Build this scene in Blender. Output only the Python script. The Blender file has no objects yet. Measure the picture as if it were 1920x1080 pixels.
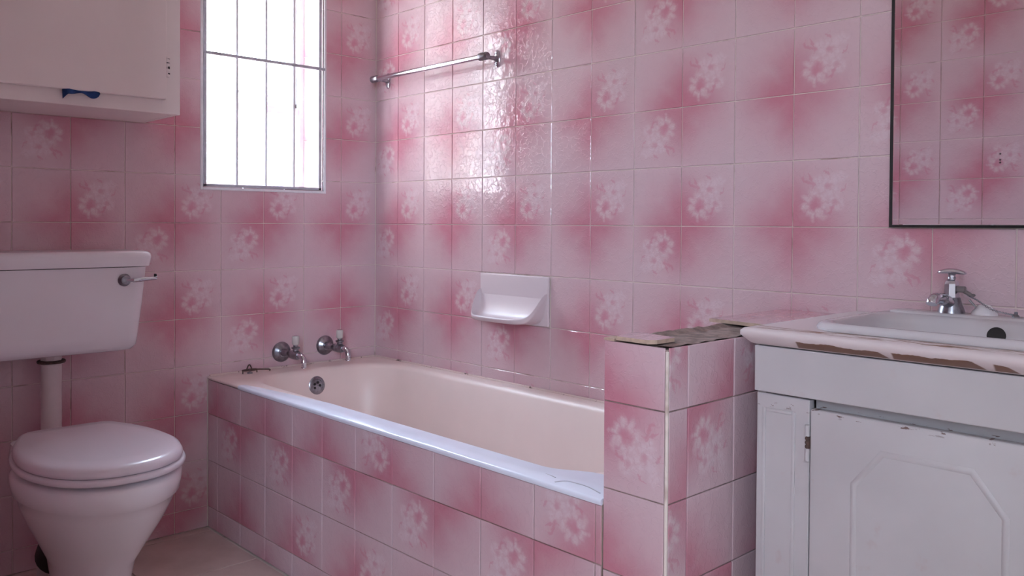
import bpy, bmesh, math, random
from mathutils import Matrix, Vector
random.seed(7)
S = bpy.context.scene
COL = S.collection
PI = math.pi

# ------------------------------------------------------------------ camera
cam_d = bpy.data.cameras.new('camera'); cam = bpy.data.objects.new('camera', cam_d); COL.objects.link(cam)
P = 0.152                                   # tile pitch
HZ = 0.98                                   # height of the tile joint at eye level
cam.location = (17.246*P, -12.0408*P, HZ + 0.0131*P)
cam.rotation_euler = (1.5560, -0.0062, 0.8238)
cam_d.sensor_width = 36.0; cam_d.lens = 1589.29/1920*36.0
cam_d.shift_x = (960-923.92)/1920; cam_d.shift_y = (443.96-540)/1920
cam_d.clip_start = 0.02
S.camera = cam

# ------------------------------------------------------------------ world, exposure
SKY = 36.0
w = bpy.data.worlds.new('sky'); S.world = w; w.use_nodes = True
bg = w.node_tree.nodes['Background']; bg.inputs[0].default_value = (0.80, 0.89, 1.0, 1); bg.inputs[1].default_value = SKY
_nt = w.node_tree; _tc = _nt.nodes.new('ShaderNodeTexCoord'); _sx = _nt.nodes.new('ShaderNodeSeparateXYZ'); _cr = _nt.nodes.new('ShaderNodeValToRGB')
_cr.color_ramp.elements[0].position = 0.49; _cr.color_ramp.elements[0].color = (0.30, 0.27, 0.24, 1)      # ground
_cr.color_ramp.elements[1].position = 0.51; _cr.color_ramp.elements[1].color = (0.67, 0.815, 1.0, 1)      # hazy sky
_mr = _nt.nodes.new('ShaderNodeMapRange'); _mr.inputs[1].default_value = -1.0
for a, b in ((_tc.outputs['Generated'], _sx.inputs[0]), (_sx.outputs[2], _mr.inputs[0]), (_mr.outputs[0], _cr.inputs[0]), (_cr.outputs[0], bg.inputs[0])): _nt.links.new(a, b)
S.view_settings.view_transform = 'Standard'; S.view_settings.look = 'None'
S.view_settings.gamma = 1.0; S.view_settings.use_curve_mapping = False
S.view_settings.exposure = 0.40
S.cycles.diffuse_bounces = 8; S.cycles.max_bounces = 14; S.cycles.transparent_max_bounces = 16
S.cycles.caustics_reflective = False; S.cycles.caustics_refractive = False
sun_d = bpy.data.lights.new('sun', 'SUN'); sun_d.energy = 70.0; sun_d.angle = 0.0093; sun_d.color = (1.0, 0.98, 0.97)
sun = bpy.data.objects.new('sun', sun_d); COL.objects.link(sun); sun.location = (-2, 3, 4)
sun.rotation_euler = Vector((0.34, -0.80, -0.50)).to_track_quat('-Z', 'Y').to_euler()
def portal(name, loc, rot, sx, sy):
    l = bpy.data.lights.new(name, 'AREA'); l.shape = 'RECTANGLE'; l.size = sx; l.size_y = sy
    l.cycles.is_portal = True
    o = bpy.data.objects.new(name, l); COL.objects.link(o); o.location = loc; o.rotation_euler = rot
portal('window_daylight', (-0.19, -0.445, 1.55), (0, -PI/2, 0), 0.92, 0.46)
portal('hall_fill_daylight', (3.02, -2.55, 1.55), (0, PI/2, 0), 0.9, 0.54)

# ------------------------------------------------------------------ node helpers
class NT:
    def __init__(s, name):
        s.m = bpy.data.materials.new(name); s.m.use_nodes = True
        s.t = s.m.node_tree; s.b = s.t.nodes['Principled BSDF']; s.out = s.t.nodes['Material Output']
    def n(s, ty, **kw):
        x = s.t.nodes.new(ty)
        for k, v in kw.items(): setattr(x, k, v)
        return x
    def put(s, sock, v):
        if isinstance(v, bpy.types.NodeSocket): s.t.links.new(v, sock)
        else: sock.default_value = v
    def math(s, op, a, b=0.0, c=0.0, clamp=False):
        x = s.n('ShaderNodeMath', operation=op, use_clamp=clamp)
        s.put(x.inputs[0], a); s.put(x.inputs[1], b); s.put(x.inputs[2], c)
        return x.outputs[0]
    def smooth(s, v, a, b, lo=0.0, hi=1.0):
        x = s.n('ShaderNodeMapRange', interpolation_type='SMOOTHSTEP')
        s.put(x.inputs[0], v); s.put(x.inputs[1], a); s.put(x.inputs[2], b); s.put(x.inputs[3], lo); s.put(x.inputs[4], hi)
        return x.outputs[0]
    def mix(s, f, a, b):
        x = s.n('ShaderNodeMix', data_type='RGBA')
        s.put(x.inputs[0], f); s.put(x.inputs[6], a); s.put(x.inputs[7], b)
        return x.outputs[2]
    def noise(s, vec, scale, detail=2.0, rough=0.5, d4=None):
        x = s.n('ShaderNodeTexNoise')
        if d4 is not None:
            x.noise_dimensions = '4D'; s.put(x.inputs['W'], d4)
        if vec is not None: s.put(x.inputs['Vector'], vec)
        x.inputs['Scale'].default_value = scale; x.inputs['Detail'].default_value = detail; x.inputs['Roughness'].default_value = rough
        return x.outputs[0], x.outputs[1]
    def sep(s, v):
        x = s.n('ShaderNodeSeparateXYZ'); s.put(x.inputs[0], v); return x.outputs
    def comb(s, x_, y_, z_):
        x = s.n('ShaderNodeCombineXYZ'); s.put(x.inputs[0], x_); s.put(x.inputs[1], y_); s.put(x.inputs[2], z_); return x.outputs[0]
    def bump(s, h, strength, dist=0.002):
        x = s.n('ShaderNodeBump'); x.inputs['Strength'].default_value = strength; x.inputs['Distance'].default_value = dist
        s.put(x.inputs['Height'], h); s.t.links.new(x.outputs[0], s.b.inputs['Normal'])
    def set(s, color=None, rough=None, metal=None, spec=None):
        if color is not None: s.put(s.b.inputs['Base Color'], color if isinstance(color, bpy.types.NodeSocket) else (*color, 1) if len(color) == 3 else color)
        if rough is not None: s.put(s.b.inputs['Roughness'], rough)
        if metal is not None: s.put(s.b.inputs['Metallic'], metal)
        if spec is not None: s.put(s.b.inputs['Specular IOR Level'], spec)
        return s.m
M = {}
def pos(nt): return nt.n('ShaderNodeNewGeometry').outputs['Position']
def simple(name, col, rough=0.4, metal=0.0, var=0.0, scale=20.0, bump=0.0, bscale=60.0):
    nt = NT(name); c = (*col, 1)
    if var:
        f, _ = nt.noise(pos(nt), scale, 4.0, 0.6)
        d = tuple(v*(1-var) for v in col)
        c = nt.mix(nt.smooth(f, 0.35, 0.65), (*d, 1), c)
    if bump:
        h, _ = nt.noise(pos(nt), bscale, 3.0); nt.bump(h, bump, 0.001)
    M[name] = nt.set(c, rough, metal); return M[name]

PALE = (0.61, 0.465, 0.50); DEEP = (0.52, 0.215, 0.275); PETAL = (0.665, 0.54, 0.58)
def tile_material(name, flower):
    nt = NT(name)
    uv = nt.n('ShaderNodeTexCoord').outputs['UV']
    rnd = nt.n('ShaderNodeObjectInfo').outputs['Random']
    seed = nt.math('MULTIPLY', rnd, 40.0)
    nf, nc = nt.noise(uv, 4.0, 3.0, 0.55, seed)
    u, v, _ = nt.sep(uv)
    nn = nt.math('SUBTRACT', nf, 0.5)
    lu = nt.math('ADD', u, nt.math('MULTIPLY', nn, 0.22)); lv = nt.math('ADD', v, nt.math('MULTIPLY', nn, 0.22))
    r = nt.math('SQRT', nt.math('ADD', nt.math('MULTIPLY', lu, lu), nt.math('MULTIPLY', lv, lv)))
    corner = nt.smooth(r, 1.45, -0.1)
    edge = nt.smooth(nt.math('MINIMUM', lu, lv), 0.5, -0.08)
    far = nt.smooth(nt.math('MAXIMUM', u, v), 1.15, 0.2)
    deep = nt.math('ADD', nt.math('MULTIPLY', corner, 0.60), nt.math('MULTIPLY', nt.math('MULTIPLY', edge, far), 0.52), clamp=True)
    tone = nt.math('MULTIPLY_ADD', rnd, 0.22, 0.84)
    deep = nt.math('MULTIPLY', deep, tone, clamp=True)
    col = nt.mix(deep, (*PALE, 1), (*DEEP, 1))
    height = None
    if flower:
        wf, wc = nt.noise(uv, 6.0, 1.0, 0.5, 3.0); wf2, wc2 = nt.noise(uv, 22.0, 2.0, 0.6, 8.0)
        wx, wy, _ = nt.sep(wc); wx2, wy2, _ = nt.sep(wc2)
        def warp(a, n1, n2): return nt.math('ADD', nt.math('MULTIPLY_ADD', nt.math('SUBTRACT', n1, 0.5), 0.20, a), nt.math('MULTIPLY', nt.math('SUBTRACT', n2, 0.5), 0.085))
        fu = warp(u, wx, wx2); fv = warp(v, wy, wy2)
        white = None; dark = None
        def blossom(cx, cy, R, n, ph, r0, dk):
            dx = nt.math('SUBTRACT', fu, cx); dy = nt.math('SUBTRACT', fv, cy)
            rr = nt.math('SQRT', nt.math('ADD', nt.math('MULTIPLY', dx, dx), nt.math('MULTIPLY', dy, dy)))
            th = nt.math('ARCTAN2', dy, dx)
            c = nt.math('POWER', nt.math('ABSOLUTE', nt.math('COSINE', nt.math('MULTIPLY_ADD', th, n/2, ph))), 0.6)
            edge_r = nt.math('MULTIPLY_ADD', c, R*0.36, R*0.68)
            d = nt.math('SUBTRACT', edge_r, rr)
            body = nt.smooth(d, -0.04, 0.085)
            hole = nt.smooth(rr, r0*0.5, r0*1.5+0.02)
            ribs = nt.math('MULTIPLY_ADD', c, 0.55, 0.45)
            return nt.math('MULTIPLY', nt.math('MULTIPLY', body, hole), ribs), nt.math('MULTIPLY', nt.smooth(rr, r0*1.9+0.001, r0*0.2), dk)
        for a in ((0.36, 0.34, 0.23, 7, 0.4, 0.085, 0.8), (0.57, 0.60, 0.19, 5, 1.1, 0.05, 0.45), (0.66, 0.37, 0.15, 5, 0.2, 0.04, 0.3), (0.40, 0.67, 0.10, 4, 0.7, 0.0, 0.0), (0.74, 0.73, 0.09, 4, 0.1, 0.0, 0.0)):
            b, d = blossom(*a)
            white = b if white is None else nt.math('MAXIMUM', white, b)
            dark = d if dark is None else nt.math('MAXIMUM', dark, d)
        def leaf(x0, y0, x1, y1, wd):
            L2 = (x1-x0)**2+(y1-y0)**2
            t = nt.math('MULTIPLY_ADD', nt.math('SUBTRACT', fu, x0), (x1-x0)/L2, nt.math('MULTIPLY', nt.math('SUBTRACT', fv, y0), (y1-y0)/L2), clamp=True)
            px = nt.math('SUBTRACT', fu, nt.math('MULTIPLY_ADD', t, x1-x0, x0)); py = nt.math('SUBTRACT', fv, nt.math('MULTIPLY_ADD', t, y1-y0, y0))
            dd = nt.math('SQRT', nt.math('ADD', nt.math('MULTIPLY', px, px), nt.math('MULTIPLY', py, py)))
            return nt.smooth(dd, wd, wd*0.3)
        for a in ((0.17, 0.74, 0.36, 0.60, 0.035), (0.24, 0.80, 0.34, 0.62, 0.022), (0.56, 0.22, 0.66, 0.30, 0.03), (0.74, 0.50, 0.84, 0.60, 0.018), (0.50, 0.86, 0.58, 0.76, 0.018)):
            dark = nt.math('MAXIMUM', dark, nt.math('MULTIPLY', leaf(*a), 0.6))
        st, _ = nt.noise(uv, 30.0, 3.0, 0.6, 5.0)
        white = nt.math('MULTIPLY', white, nt.math('MULTIPLY_ADD', st, 1.1, 0.12), clamp=True)
        col = nt.mix(white, col, (*PETAL, 1))
        col = nt.mix(nt.math('MULTIPLY', dark, 0.55), col, (0.53, 0.16, 0.22, 1))
        height = white
    # moulded, rippling glaze
    hv, _ = nt.noise(uv, 5.5, 1.5, 0.45, nt.math('ADD', seed, 9.0))
    hw, _ = nt.noise(uv, 16.0, 2.0, 0.5, nt.math('ADD', seed, 21.0))
    hr, _ = nt.noise(uv, 6.5, 3.0, 0.55, nt.math('ADD', seed, 33.0))
    ridge = nt.smooth(nt.math('ABSOLUTE', nt.math('SUBTRACT', hr, 0.5)), 0.045, 0.0)
    hh = nt.math('ADD', nt.math('MULTIPLY_ADD', ridge, 0.20, hv), nt.math('MULTIPLY', hw, 0.22))
    if height is not None: hh = nt.math('ADD', hh, nt.math('MULTIPLY', height, 0.12))
    nt.bump(hh, 0.55, 0.0022)
    M[name] = nt.set(col, 0.035, 0.0, 0.42)
tile_material('tile_plain', False); tile_material('tile_flower', True)

nt = NT('grout'); f1, _ = nt.noise(pos(nt), 7.0, 4.0, 0.65); f2, _ = nt.noise(pos(nt), 60.0, 3.0)
c = nt.mix(nt.smooth(f1, 0.54, 0.68), (0.74, 0.655, 0.60, 1), (0.42, 0.31, 0.26, 1))
nt.bump(f2, 0.4, 0.001); M['grout'] = nt.set(c, 0.75)
nt = NT('grout_brown'); f1, _ = nt.noise(pos(nt), 5.0, 4.0, 0.65)
c = nt.mix(nt.smooth(f1, 0.42, 0.62), (0.42, 0.32, 0.28, 1), (0.20, 0.12, 0.10, 1)); M['grout_brown'] = nt.set(c, 0.75)
simple('plaster', (0.78, 0.73, 0.72), 0.8, var=0.06, scale=3, bump=0.2)
simple('ceiling_paint', (0.84, 0.82, 0.82), 0.85)
simple('hall_paint', (0.80, 0.78, 0.77), 0.85)
simple('porcelain', (0.76, 0.745, 0.78), 0.13, var=0.02, scale=4)
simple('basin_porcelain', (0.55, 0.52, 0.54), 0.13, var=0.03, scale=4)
simple('seat_plastic', (0.68, 0.635, 0.685), 0.22)
simple('bath_enamel', (0.76, 0.635, 0.60), 0.38, var=0.035, scale=5)
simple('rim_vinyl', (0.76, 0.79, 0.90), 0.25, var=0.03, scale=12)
simple('soap_ceramic', (0.64, 0.56, 0.59), 0.3)
simple('chrome', (0.60, 0.61, 0.66), 0.12, 1.0)
simple('chrome_dull', (0.36, 0.36, 0.40), 0.28, 1.0, var=0.35, scale=60)
simple('acrylic', (0.52, 0.50, 0.48), 0.08)
simple('pipe_plastic', (0.62, 0.55, 0.55), 0.3, var=0.08, scale=8)
simple('rubber_black', (0.012, 0.012, 0.014), 0.6)
simple('dark_gap', (0.02, 0.016, 0.016), 0.8)
simple('rust', (0.10, 0.055, 0.045), 0.7, var=0.5, scale=120)
simple('blue_cloth', (0.015, 0.06, 0.22), 0.85, var=0.4, scale=60)
simple('steel_white', (0.72, 0.72, 0.75), 0.35, var=0.08, scale=30)
simple('steel_grey', (0.45, 0.45, 0.50), 0.4, var=0.15, scale=30)
simple('cabinet_paint', (0.76, 0.69, 0.67), 0.42, var=0.03, scale=5, bump=0.05, bscale=120)
simple('mortar', (0.33, 0.245, 0.22), 0.9, var=0.45, scale=35, bump=0.8, bscale=60)
simple('tile_body', (0.50, 0.37, 0.29), 0.85, var=0.2, scale=60)
simple('rubber_grey', (0.18, 0.15, 0.15), 0.6)
nt = NT('mirror_silver'); M['mirror_silver'] = nt.set((0.95, 0.955, 0.97), 0.015, 1.0)
nt = NT('window_glass')
tr = nt.n('ShaderNodeBsdfTransparent'); gl = nt.n('ShaderNodeBsdfGlossy'); gl.inputs['Roughness'].default_value = 0.03
fr = nt.n('ShaderNodeLayerWeight'); fr.inputs[0].default_value = 0.5; fac = nt.math('MULTIPLY_ADD', nt.math('POWER', fr.outputs['Facing'], 5.0), 0.45, 0.03); mx = nt.n('ShaderNodeMixShader')
tr.inputs[0].default_value = (0.95, 0.97, 0.97, 1)
for a, b in ((fac, mx.inputs[0]), (tr.outputs[0], mx.inputs[1]), (gl.outputs[0], mx.inputs[2]), (mx.outputs[0], nt.out.inputs[0])): nt.t.links.new(a, b)
M['window_glass'] = nt.m
# floor tiles: beige brown, slightly mottled
nt = NT('floor_tile'); f1, _ = nt.noise(pos(nt), 9.0, 5.0, 0.6)
c = nt.mix(nt.smooth(f1, 0.3, 0.7), (0.52, 0.40, 0.36, 1), (0.60, 0.475, 0.435, 1)); M['floor_tile'] = nt.set(c, 0.3)
# vanity paint: off-white with reddish smears and a few chips
nt = NT('vanity_paint'); p = pos(nt); f1, _ = nt.noise(p, 6.0, 3.0, 0.5); f2, _ = nt.noise(p, 17.0, 4.0, 0.6)
c = nt.mix(nt.smooth(f1, 0.4, 0.7), (0.485, 0.465, 0.48, 1), (0.52, 0.50, 0.515, 1))
c = nt.mix(nt.math('MULTIPLY', nt.smooth(f2, 0.62, 0.76), 0.40), c, (0.46, 0.33, 0.32, 1))
x, y, z = nt.sep(p); f4, _ = nt.noise(nt.comb(nt.math('MULTIPLY', x, 40.0), 0.0, nt.math('MULTIPLY', z, 160.0)), 1.0, 3.0, 0.6)
edge = nt.math('MULTIPLY', nt.smooth(z, 0.657, 0.664), nt.smooth(z, 0.6705, 0.6695)); c = nt.mix(nt.math('MULTIPLY', edge, nt.smooth(f4, 0.60, 0.63)), c, (0.16, 0.10, 0.09, 1)); M['vanity_paint'] = nt.set(c, 0.38)
# counter: white paint flaking off brown board along the nosing and in streaks in front of the basin
nt = NT('counter_paint'); p = pos(nt); x, y, z = nt.sep(p)
st = nt.comb(nt.math('MULTIPLY', x, 6.0), nt.math('MULTIPLY', y, 55.0), nt.math('MULTIPLY', z, 70.0))
f, _ = nt.noise(st, 1.0, 4.0, 0.6)
fx, _ = nt.noise(nt.comb(nt.math('MULTIPLY', x, 1.0), 0.3, 0.7), 26.0, 3.0, 0.6)
nose = nt.math('MULTIPLY', nt.smooth(nt.math('ADD', z, nt.math('MULTIPLY', nt.math('SUBTRACT', fx, 0.5), 0.014)), 0.7835, 0.7825), nt.smooth(z, 0.7715, 0.7725))
nose = nt.math('MULTIPLY', nose, nt.smooth(y, -0.435, -0.442))
xw = nt.math('ADD', x, nt.math('MULTIPLY', nt.math('SUBTRACT', z, 0.778), 1.6))
def span(a, b): return nt.math('MULTIPLY', nt.smooth(x, a-0.002, a+0.002), nt.smooth(xw, b+0.002, b-0.002))
spans = nt.math('MAXIMUM', nt.math('MAXIMUM', span(1.91, 2.055), span(2.07, 2.195)), nt.math('MAXIMUM', span(2.215, 2.238), span(2.27, 2.38)))
chips = nt.math('MULTIPLY', nose, spans)
st2 = nt.comb(nt.math('MULTIPLY', x, 11.0), nt.math('MULTIPLY', y, 75.0), 0.0)
f3, _ = nt.noise(st2, 1.0, 4.0, 0.65)
top = nt.math('MULTIPLY', nt.smooth(f3, 0.50, 0.53), nt.math('MULTIPLY', nt.smooth(y, -0.45, -0.44), nt.smooth(y, -0.395, -0.41)))
top = nt.math('MULTIPLY', top, nt.smooth(z, 0.793, 0.796))
c = nt.mix(chips, (0.62, 0.54, 0.545, 1), (0.17, 0.088, 0.058, 1)); c = nt.mix(top, c, (0.24, 0.13, 0.085, 1)); M['counter_paint'] = nt.set(c, 0.4)

# ------------------------------------------------------------------ mesh helpers
def obj(name, bm, mat, parent=None, smooth=False, angle=None):
    me = bpy.data.meshes.new(name)
    if isinstance(bm, bmesh.types.BMesh):
        bmesh.ops.recalc_face_normals(bm, faces=bm.faces); bm.to_mesh(me); bm.free()
    if smooth:
        for p in me.polygons: p.use_smooth = True
        me.set_sharp_from_angle(angle=math.radians(angle or 40))
    me.materials.append(M[mat] if isinstance(mat, str) else mat)
    o = bpy.data.objects.new(name, me); COL.objects.link(o)
    if parent:
        o.parent = parent
        if parent.type == 'EMPTY': o.matrix_parent_inverse = Matrix.Translation(-parent.location)
    return o
def thing(name, label, cat, loc, group=None):
    o = bpy.data.objects.new(name, None); COL.objects.link(o); o.location = loc; o.empty_display_size = 0.05
    o['label'] = label; o['category'] = cat
    if group: o['group'] = group
    return o
def tag(o, label, cat, group=None):
    o['label'] = label; o['category'] = cat
    if group: o['group'] = group
    return o
def struct(o, label=None, cat=None):
    o['kind'] = 'structure'
    if label: o['label'] = label
    return o
def box(bm, x0, x1, y0, y1, z0, z1, bev=0.0, seg=2):
    r = bmesh.ops.create_cube(bm, size=1.0); vs = r['verts']
    for v in vs: v.co = Vector(((x0+x1)/2+v.co.x*(x1-x0), (y0+y1)/2+v.co.y*(y1-y0), (z0+z1)/2+v.co.z*(z1-z0)))
    if bev:
        es = list({e for v in vs for e in v.link_edges})
        bmesh.ops.bevel(bm, geom=es, offset=bev, segments=seg, profile=0.5, affect='EDGES', clamp_overlap=True)
    return bm
def B(*a, **k): return box(bmesh.new(), *a, **k)
def loft(rings, cap0=True, cap1=True, bm=None):
    bm = bm or bmesh.new(); prev = None; first = None
    for r in rings:
        cur = [bm.verts.new(p) for p in r]
        if prev:
            n = len(cur)
            for i in range(n): bm.faces.new((prev[i], prev[(i+1) % n], cur[(i+1) % n], cur[i]))
        else: first = cur
        prev = cur
    if cap0: bm.faces.new(first[::-1])
    if cap1: bm.faces.new(prev)
    return bm
def frame_for(d):
    d = Vector(d).normalized(); a = Vector((0, 0, 1)) if abs(d.z) < 0.9 else Vector((1, 0, 0))
    u = d.cross(a).normalized(); return d, u, u.cross(d)
def lathe(origin, axis, prof, n=24, bm=None, caps=True):
    d, u, v = frame_for(axis); o = Vector(origin)
    rings = [[o+d*h+(u*math.cos(t)+v*math.sin(t))*max(r, 1e-5) for t in (2*PI*i/n for i in range(n))] for r, h in prof]
    return loft(rings, caps, caps, bm)
def tube(pts, rad, n=12, bm=None):
    pts = [Vector(p) for p in pts]; rings = []
    if not hasattr(rad, '__len__'): rad = [rad]*len(pts)
    d, u, v = frame_for(pts[1]-pts[0])
    for i, p in enumerate(pts):
        t = (pts[min(i+1, len(pts)-1)]-pts[max(i-1, 0)]).normalized()
        u = (u-t*u.dot(t)).normalized(); v = t.cross(u)
        rings.append([p+(u*math.cos(a)+v*math.sin(a))*rad[i] for a in (2*PI*k/n for k in range(n))])
    return loft(rings, True, True, bm)
def curve_pts(ctrl, n=8):
    c = [Vector(p) for p in ctrl]; c = [c[0]*2-c[1]]+c+[c[-1]*2-c[-2]]; out = []
    for i in range(1, len(c)-2):
        for k in range(n):
            t = k/n; out.append(0.5*((2*c[i])+(c[i+1]-c[i-1])*t+(2*c[i-1]-5*c[i]+4*c[i+1]-c[i+2])*t*t+(3*c[i]-c[i-1]-3*c[i+1]+c[i+2])*t**3))
    out.append(c[-2]); return out
def rrect(x0, x1, y0, y1, r, z, n=8):
    out = []
    if not hasattr(r, '__len__'): r = (r,)*4          # order: x1y1, x0y1, x0y0, x1y0
    for (cx, cy, a0, rr) in ((x1-r[0], y1-r[0], 0, r[0]), (x0+r[1], y1-r[1], PI/2, r[1]), (x0+r[2], y0+r[2], PI, r[2]), (x1-r[3], y0+r[3], 1.5*PI, r[3])):
        for k in range(n+1):
            a = a0+PI/2*k/n; out.append(Vector((cx+rr*math.cos(a), cy+rr*math.sin(a), z)))
    return out

# ------------------------------------------------------------------ tiles
GAP = 0.0011; THICK = 0.0026
tile_cache = {}
def tile_mesh(poly, full, rot, mat):
    """poly: axis-aligned polygon (s,t) in metres relative to the full tile's lower-left corner; full: (w,h)"""
    key = (tuple((round(a, 4), round(b, 4)) for a, b in poly), full, rot, mat)
    if key in tile_cache: return tile_cache[key]
    n = len(poly); b = 0.0012
    def inset(d):
        out = []
        for i in range(n):
            p0, p, p1 = Vector(poly[i-1]), Vector(poly[i]), Vector(poly[(i+1) % n])
            e0 = (p-p0).normalized(); e1 = (p1-p).normalized()
            out.append(p+Vector((-e0.y, e0.x))*d+Vector((-e1.y, e1.x))*d)
        return out
    lo = inset(GAP); hi = inset(GAP+b)
    vs = [(p.x, p.y, 0) for p in lo]+[(p.x, p.y, THICK*0.6) for p in lo]+[(p.x, p.y, THICK) for p in hi]
    fs = [tuple(2*n+i for i in range(n))]
    for i in range(n):
        j = (i+1) % n
        fs.append((i, j, n+j, n+i)); fs.append((n+i, n+j, 2*n+j, 2*n+i))
    me = bpy.data.meshes.new('tile'); me.from_pydata(vs, [], fs); me.update()
    uvl = me.uv_layers.new(name='UVMap')
    for l in me.loops:
        s, t = vs[l.vertex_index][0]/full[0], vs[l.vertex_index][1]/full[1]
        uvl.data[l.index].uv = {'BL': (s, t), 'TR': (1-s, 1-t), 'TL': (1-t, s), 'BR': (t, 1-s)}[rot]
    me.materials.append(M[mat]); tile_cache[key] = me
    return me
def minus(rect, hole):
    """rect minus hole, both (s0,s1,t0,t1): one axis-aligned polygon, counter-clockwise, or None"""
    s0, s1, t0, t1 = rect
    full = [(s0, t0), (s1, t0), (s1, t1), (s0, t1)]
    if hole is None: return full
    a, b, c, d = hole
    if b <= s0+1e-6 or a >= s1-1e-6 or d <= t0+1e-6 or c >= t1-1e-6: return full
    a, b, c, d = max(a, s0), min(b, s1), max(c, t0), min(d, t1)
    L, R_, D, U = a <= s0+1e-6, b >= s1-1e-6, c <= t0+1e-6, d >= t1-1e-6
    if L and R_ and D and U: return None
    if L and R_: return [(s0, t0), (s1, t0), (s1, c), (s0, c)] if U else [(s0, d), (s1, d), (s1, t1), (s0, t1)]
    if D and U: return [(b, t0), (s1, t0), (s1, t1), (b, t1)] if L else [(s0, t0), (a, t0), (a, t1), (s0, t1)]
    if R_ and U: return [(s0, t0), (s1, t0), (s1, c), (a, c), (a, t1), (s0, t1)]
    if L and U: return [(s0, t0), (s1, t0), (s1, t1), (b, t1), (b, c), (s0, c)]
    if R_ and D: return [(s0, t0), (a, t0), (a, d), (s1, d), (s1, t1), (s0, t1)]
    if L and D: return [(b, t0), (s1, t0), (s1, t1), (s0, t1), (s0, d), (b, d)]
    return full
trng = random.Random(3)
def put_tile(parent, org, sax, tax, full0, full1, clip, hole, rot, flower, tilt=0.0016):
    """full0=(s,t) of the whole tile's lower-left, full1=(s,t) upper right; clip=(s0,s1,t0,t1)"""
    rect = (max(full0[0], clip[0]), min(full1[0], clip[1]), max(full0[1], clip[2]), min(full1[1], clip[3]))
    if rect[1]-rect[0] < 0.006 or rect[3]-rect[2] < 0.006: return
    poly = minus(rect, hole)
    if poly is None: return
    if max(p[0] for p in poly)-min(p[0] for p in poly) < 0.006 or max(p[1] for p in poly)-min(p[1] for p in poly) < 0.006: return
    poly = [(p[0]-full0[0], p[1]-full0[1]) for p in poly]
    me = tile_mesh(poly, (round(full1[0]-full0[0], 4), round(full1[1]-full0[1], 4)), rot, 'tile_flower' if flower else 'tile_plain')
    o = bpy.data.objects.new('tile', me); COL.objects.link(o); o.parent = parent
    s, t = Vector(sax), Vector(tax); n = s.cross(t)
    m = Matrix(((s.x, t.x, n.x), (s.y, t.y, n.y), (s.z, t.z, n.z))).to_4x4()
    m.translation = Vector(org)+s*full0[0]+t*full0[1]+n*0.0001
    w_, h_ = full1[0]-full0[0], full1[1]-full0[1]
    piv = Matrix.Translation((w_/2, h_/2, 0))
    m = m @ piv @ Matrix.Rotation(trng.gauss(0, tilt), 4, 'X') @ Matrix.Rotation(trng.gauss(0, tilt), 4, 'Y') @ piv.inverted()
    o.matrix_basis = m
    return o
def corner_name(right, top): return ('T' if top else 'B')+('R' if right else 'L')

# ------------------------------------------------------------------ room shell
T0 = -0.0027                                        # bare wall face behind the tile faces
WY0, WY1, WZ0, WZ1 = -0.668, -0.223, 1.095, 2.02    # window opening
bm = bmesh.new()
for a in ((-1.75, WY0, 0, 2.5), (WY1, 0.2, 0, 2.5), (WY0, WY1, 0, WZ0), (WY0, WY1, WZ1, 2.5)):
    box(bm, -0.22, T0, a[0], a[1], a[2], a[3])
bmesh.ops.remove_doubles(bm, verts=bm.verts, dist=1e-5)
wall_left = struct(obj('wall_left', bm, 'grout'))
wall_back = struct(obj('wall_back', B(T0, 2.80, -T0, 0.2, 0, 2.5), 'grout'))
FY = -1.665
wall_right = struct(obj('wall_right', B(2.80, 3.0, FY, 0.2, 0, 2.5), 'plaster'))
wall_front = struct(obj('wall_front', B(T0, 1.735, FY-0.11, FY+T0, 0, 2.5), 'grout'))
struct(obj('wall_above_door', B(1.735, 2.80, FY-0.11, FY, 2.08, 2.5), 'plaster'))
floor = struct(obj('floor', B(-0.22, 3.2, -3.4, 0.2, -0.1, -0.004), 'grout'))
struct(obj('ceiling', B(-0.22, 3.2, -3.4, 0.2, 2.5, 2.6), 'ceiling_paint'))
struct(obj('wall_hall_left', B(0.9, 1.0, -3.4, FY-0.11, 0, 2.5), 'hall_paint'))
bm = bmesh.new()
HY0, HY1, HZ0_, HZ1_ = -2.82, -2.28, 1.1, 2.0  # unseen hall opening, placed and sized to let fill daylight in
for a in ((-3.4, HY0, 0, 2.5), (HY1, FY, 0, 2.5), (HY0, HY1, 0, HZ0_), (HY0, HY1, HZ1_, 2.5)): box(bm, 3.0, 3.1, a[0], a[1], a[2], a[3])
struct(obj('wall_hall_right', bm, 'hall_paint'))
struct(obj('wall_hall_end', B(1.0, 3.0, -3.4, -3.25, 0, 2.5), 'hall_paint'))
struct(obj('trim_1', B(1.735, 1.752, FY-0.115, FY-0.012, 0, 2.08), 'cabinet_paint'))

# unseen wing wall, added outside to block the sky on one side
simple('sky_block_grey', (0.17, 0.15, 0.145), 0.9, var=0.3, scale=12)
struct(obj('wall_sky_block', B(-3.2, -0.225, -1.35, -1.05, -0.1, 3.0), 'sky_block_grey'))
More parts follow.
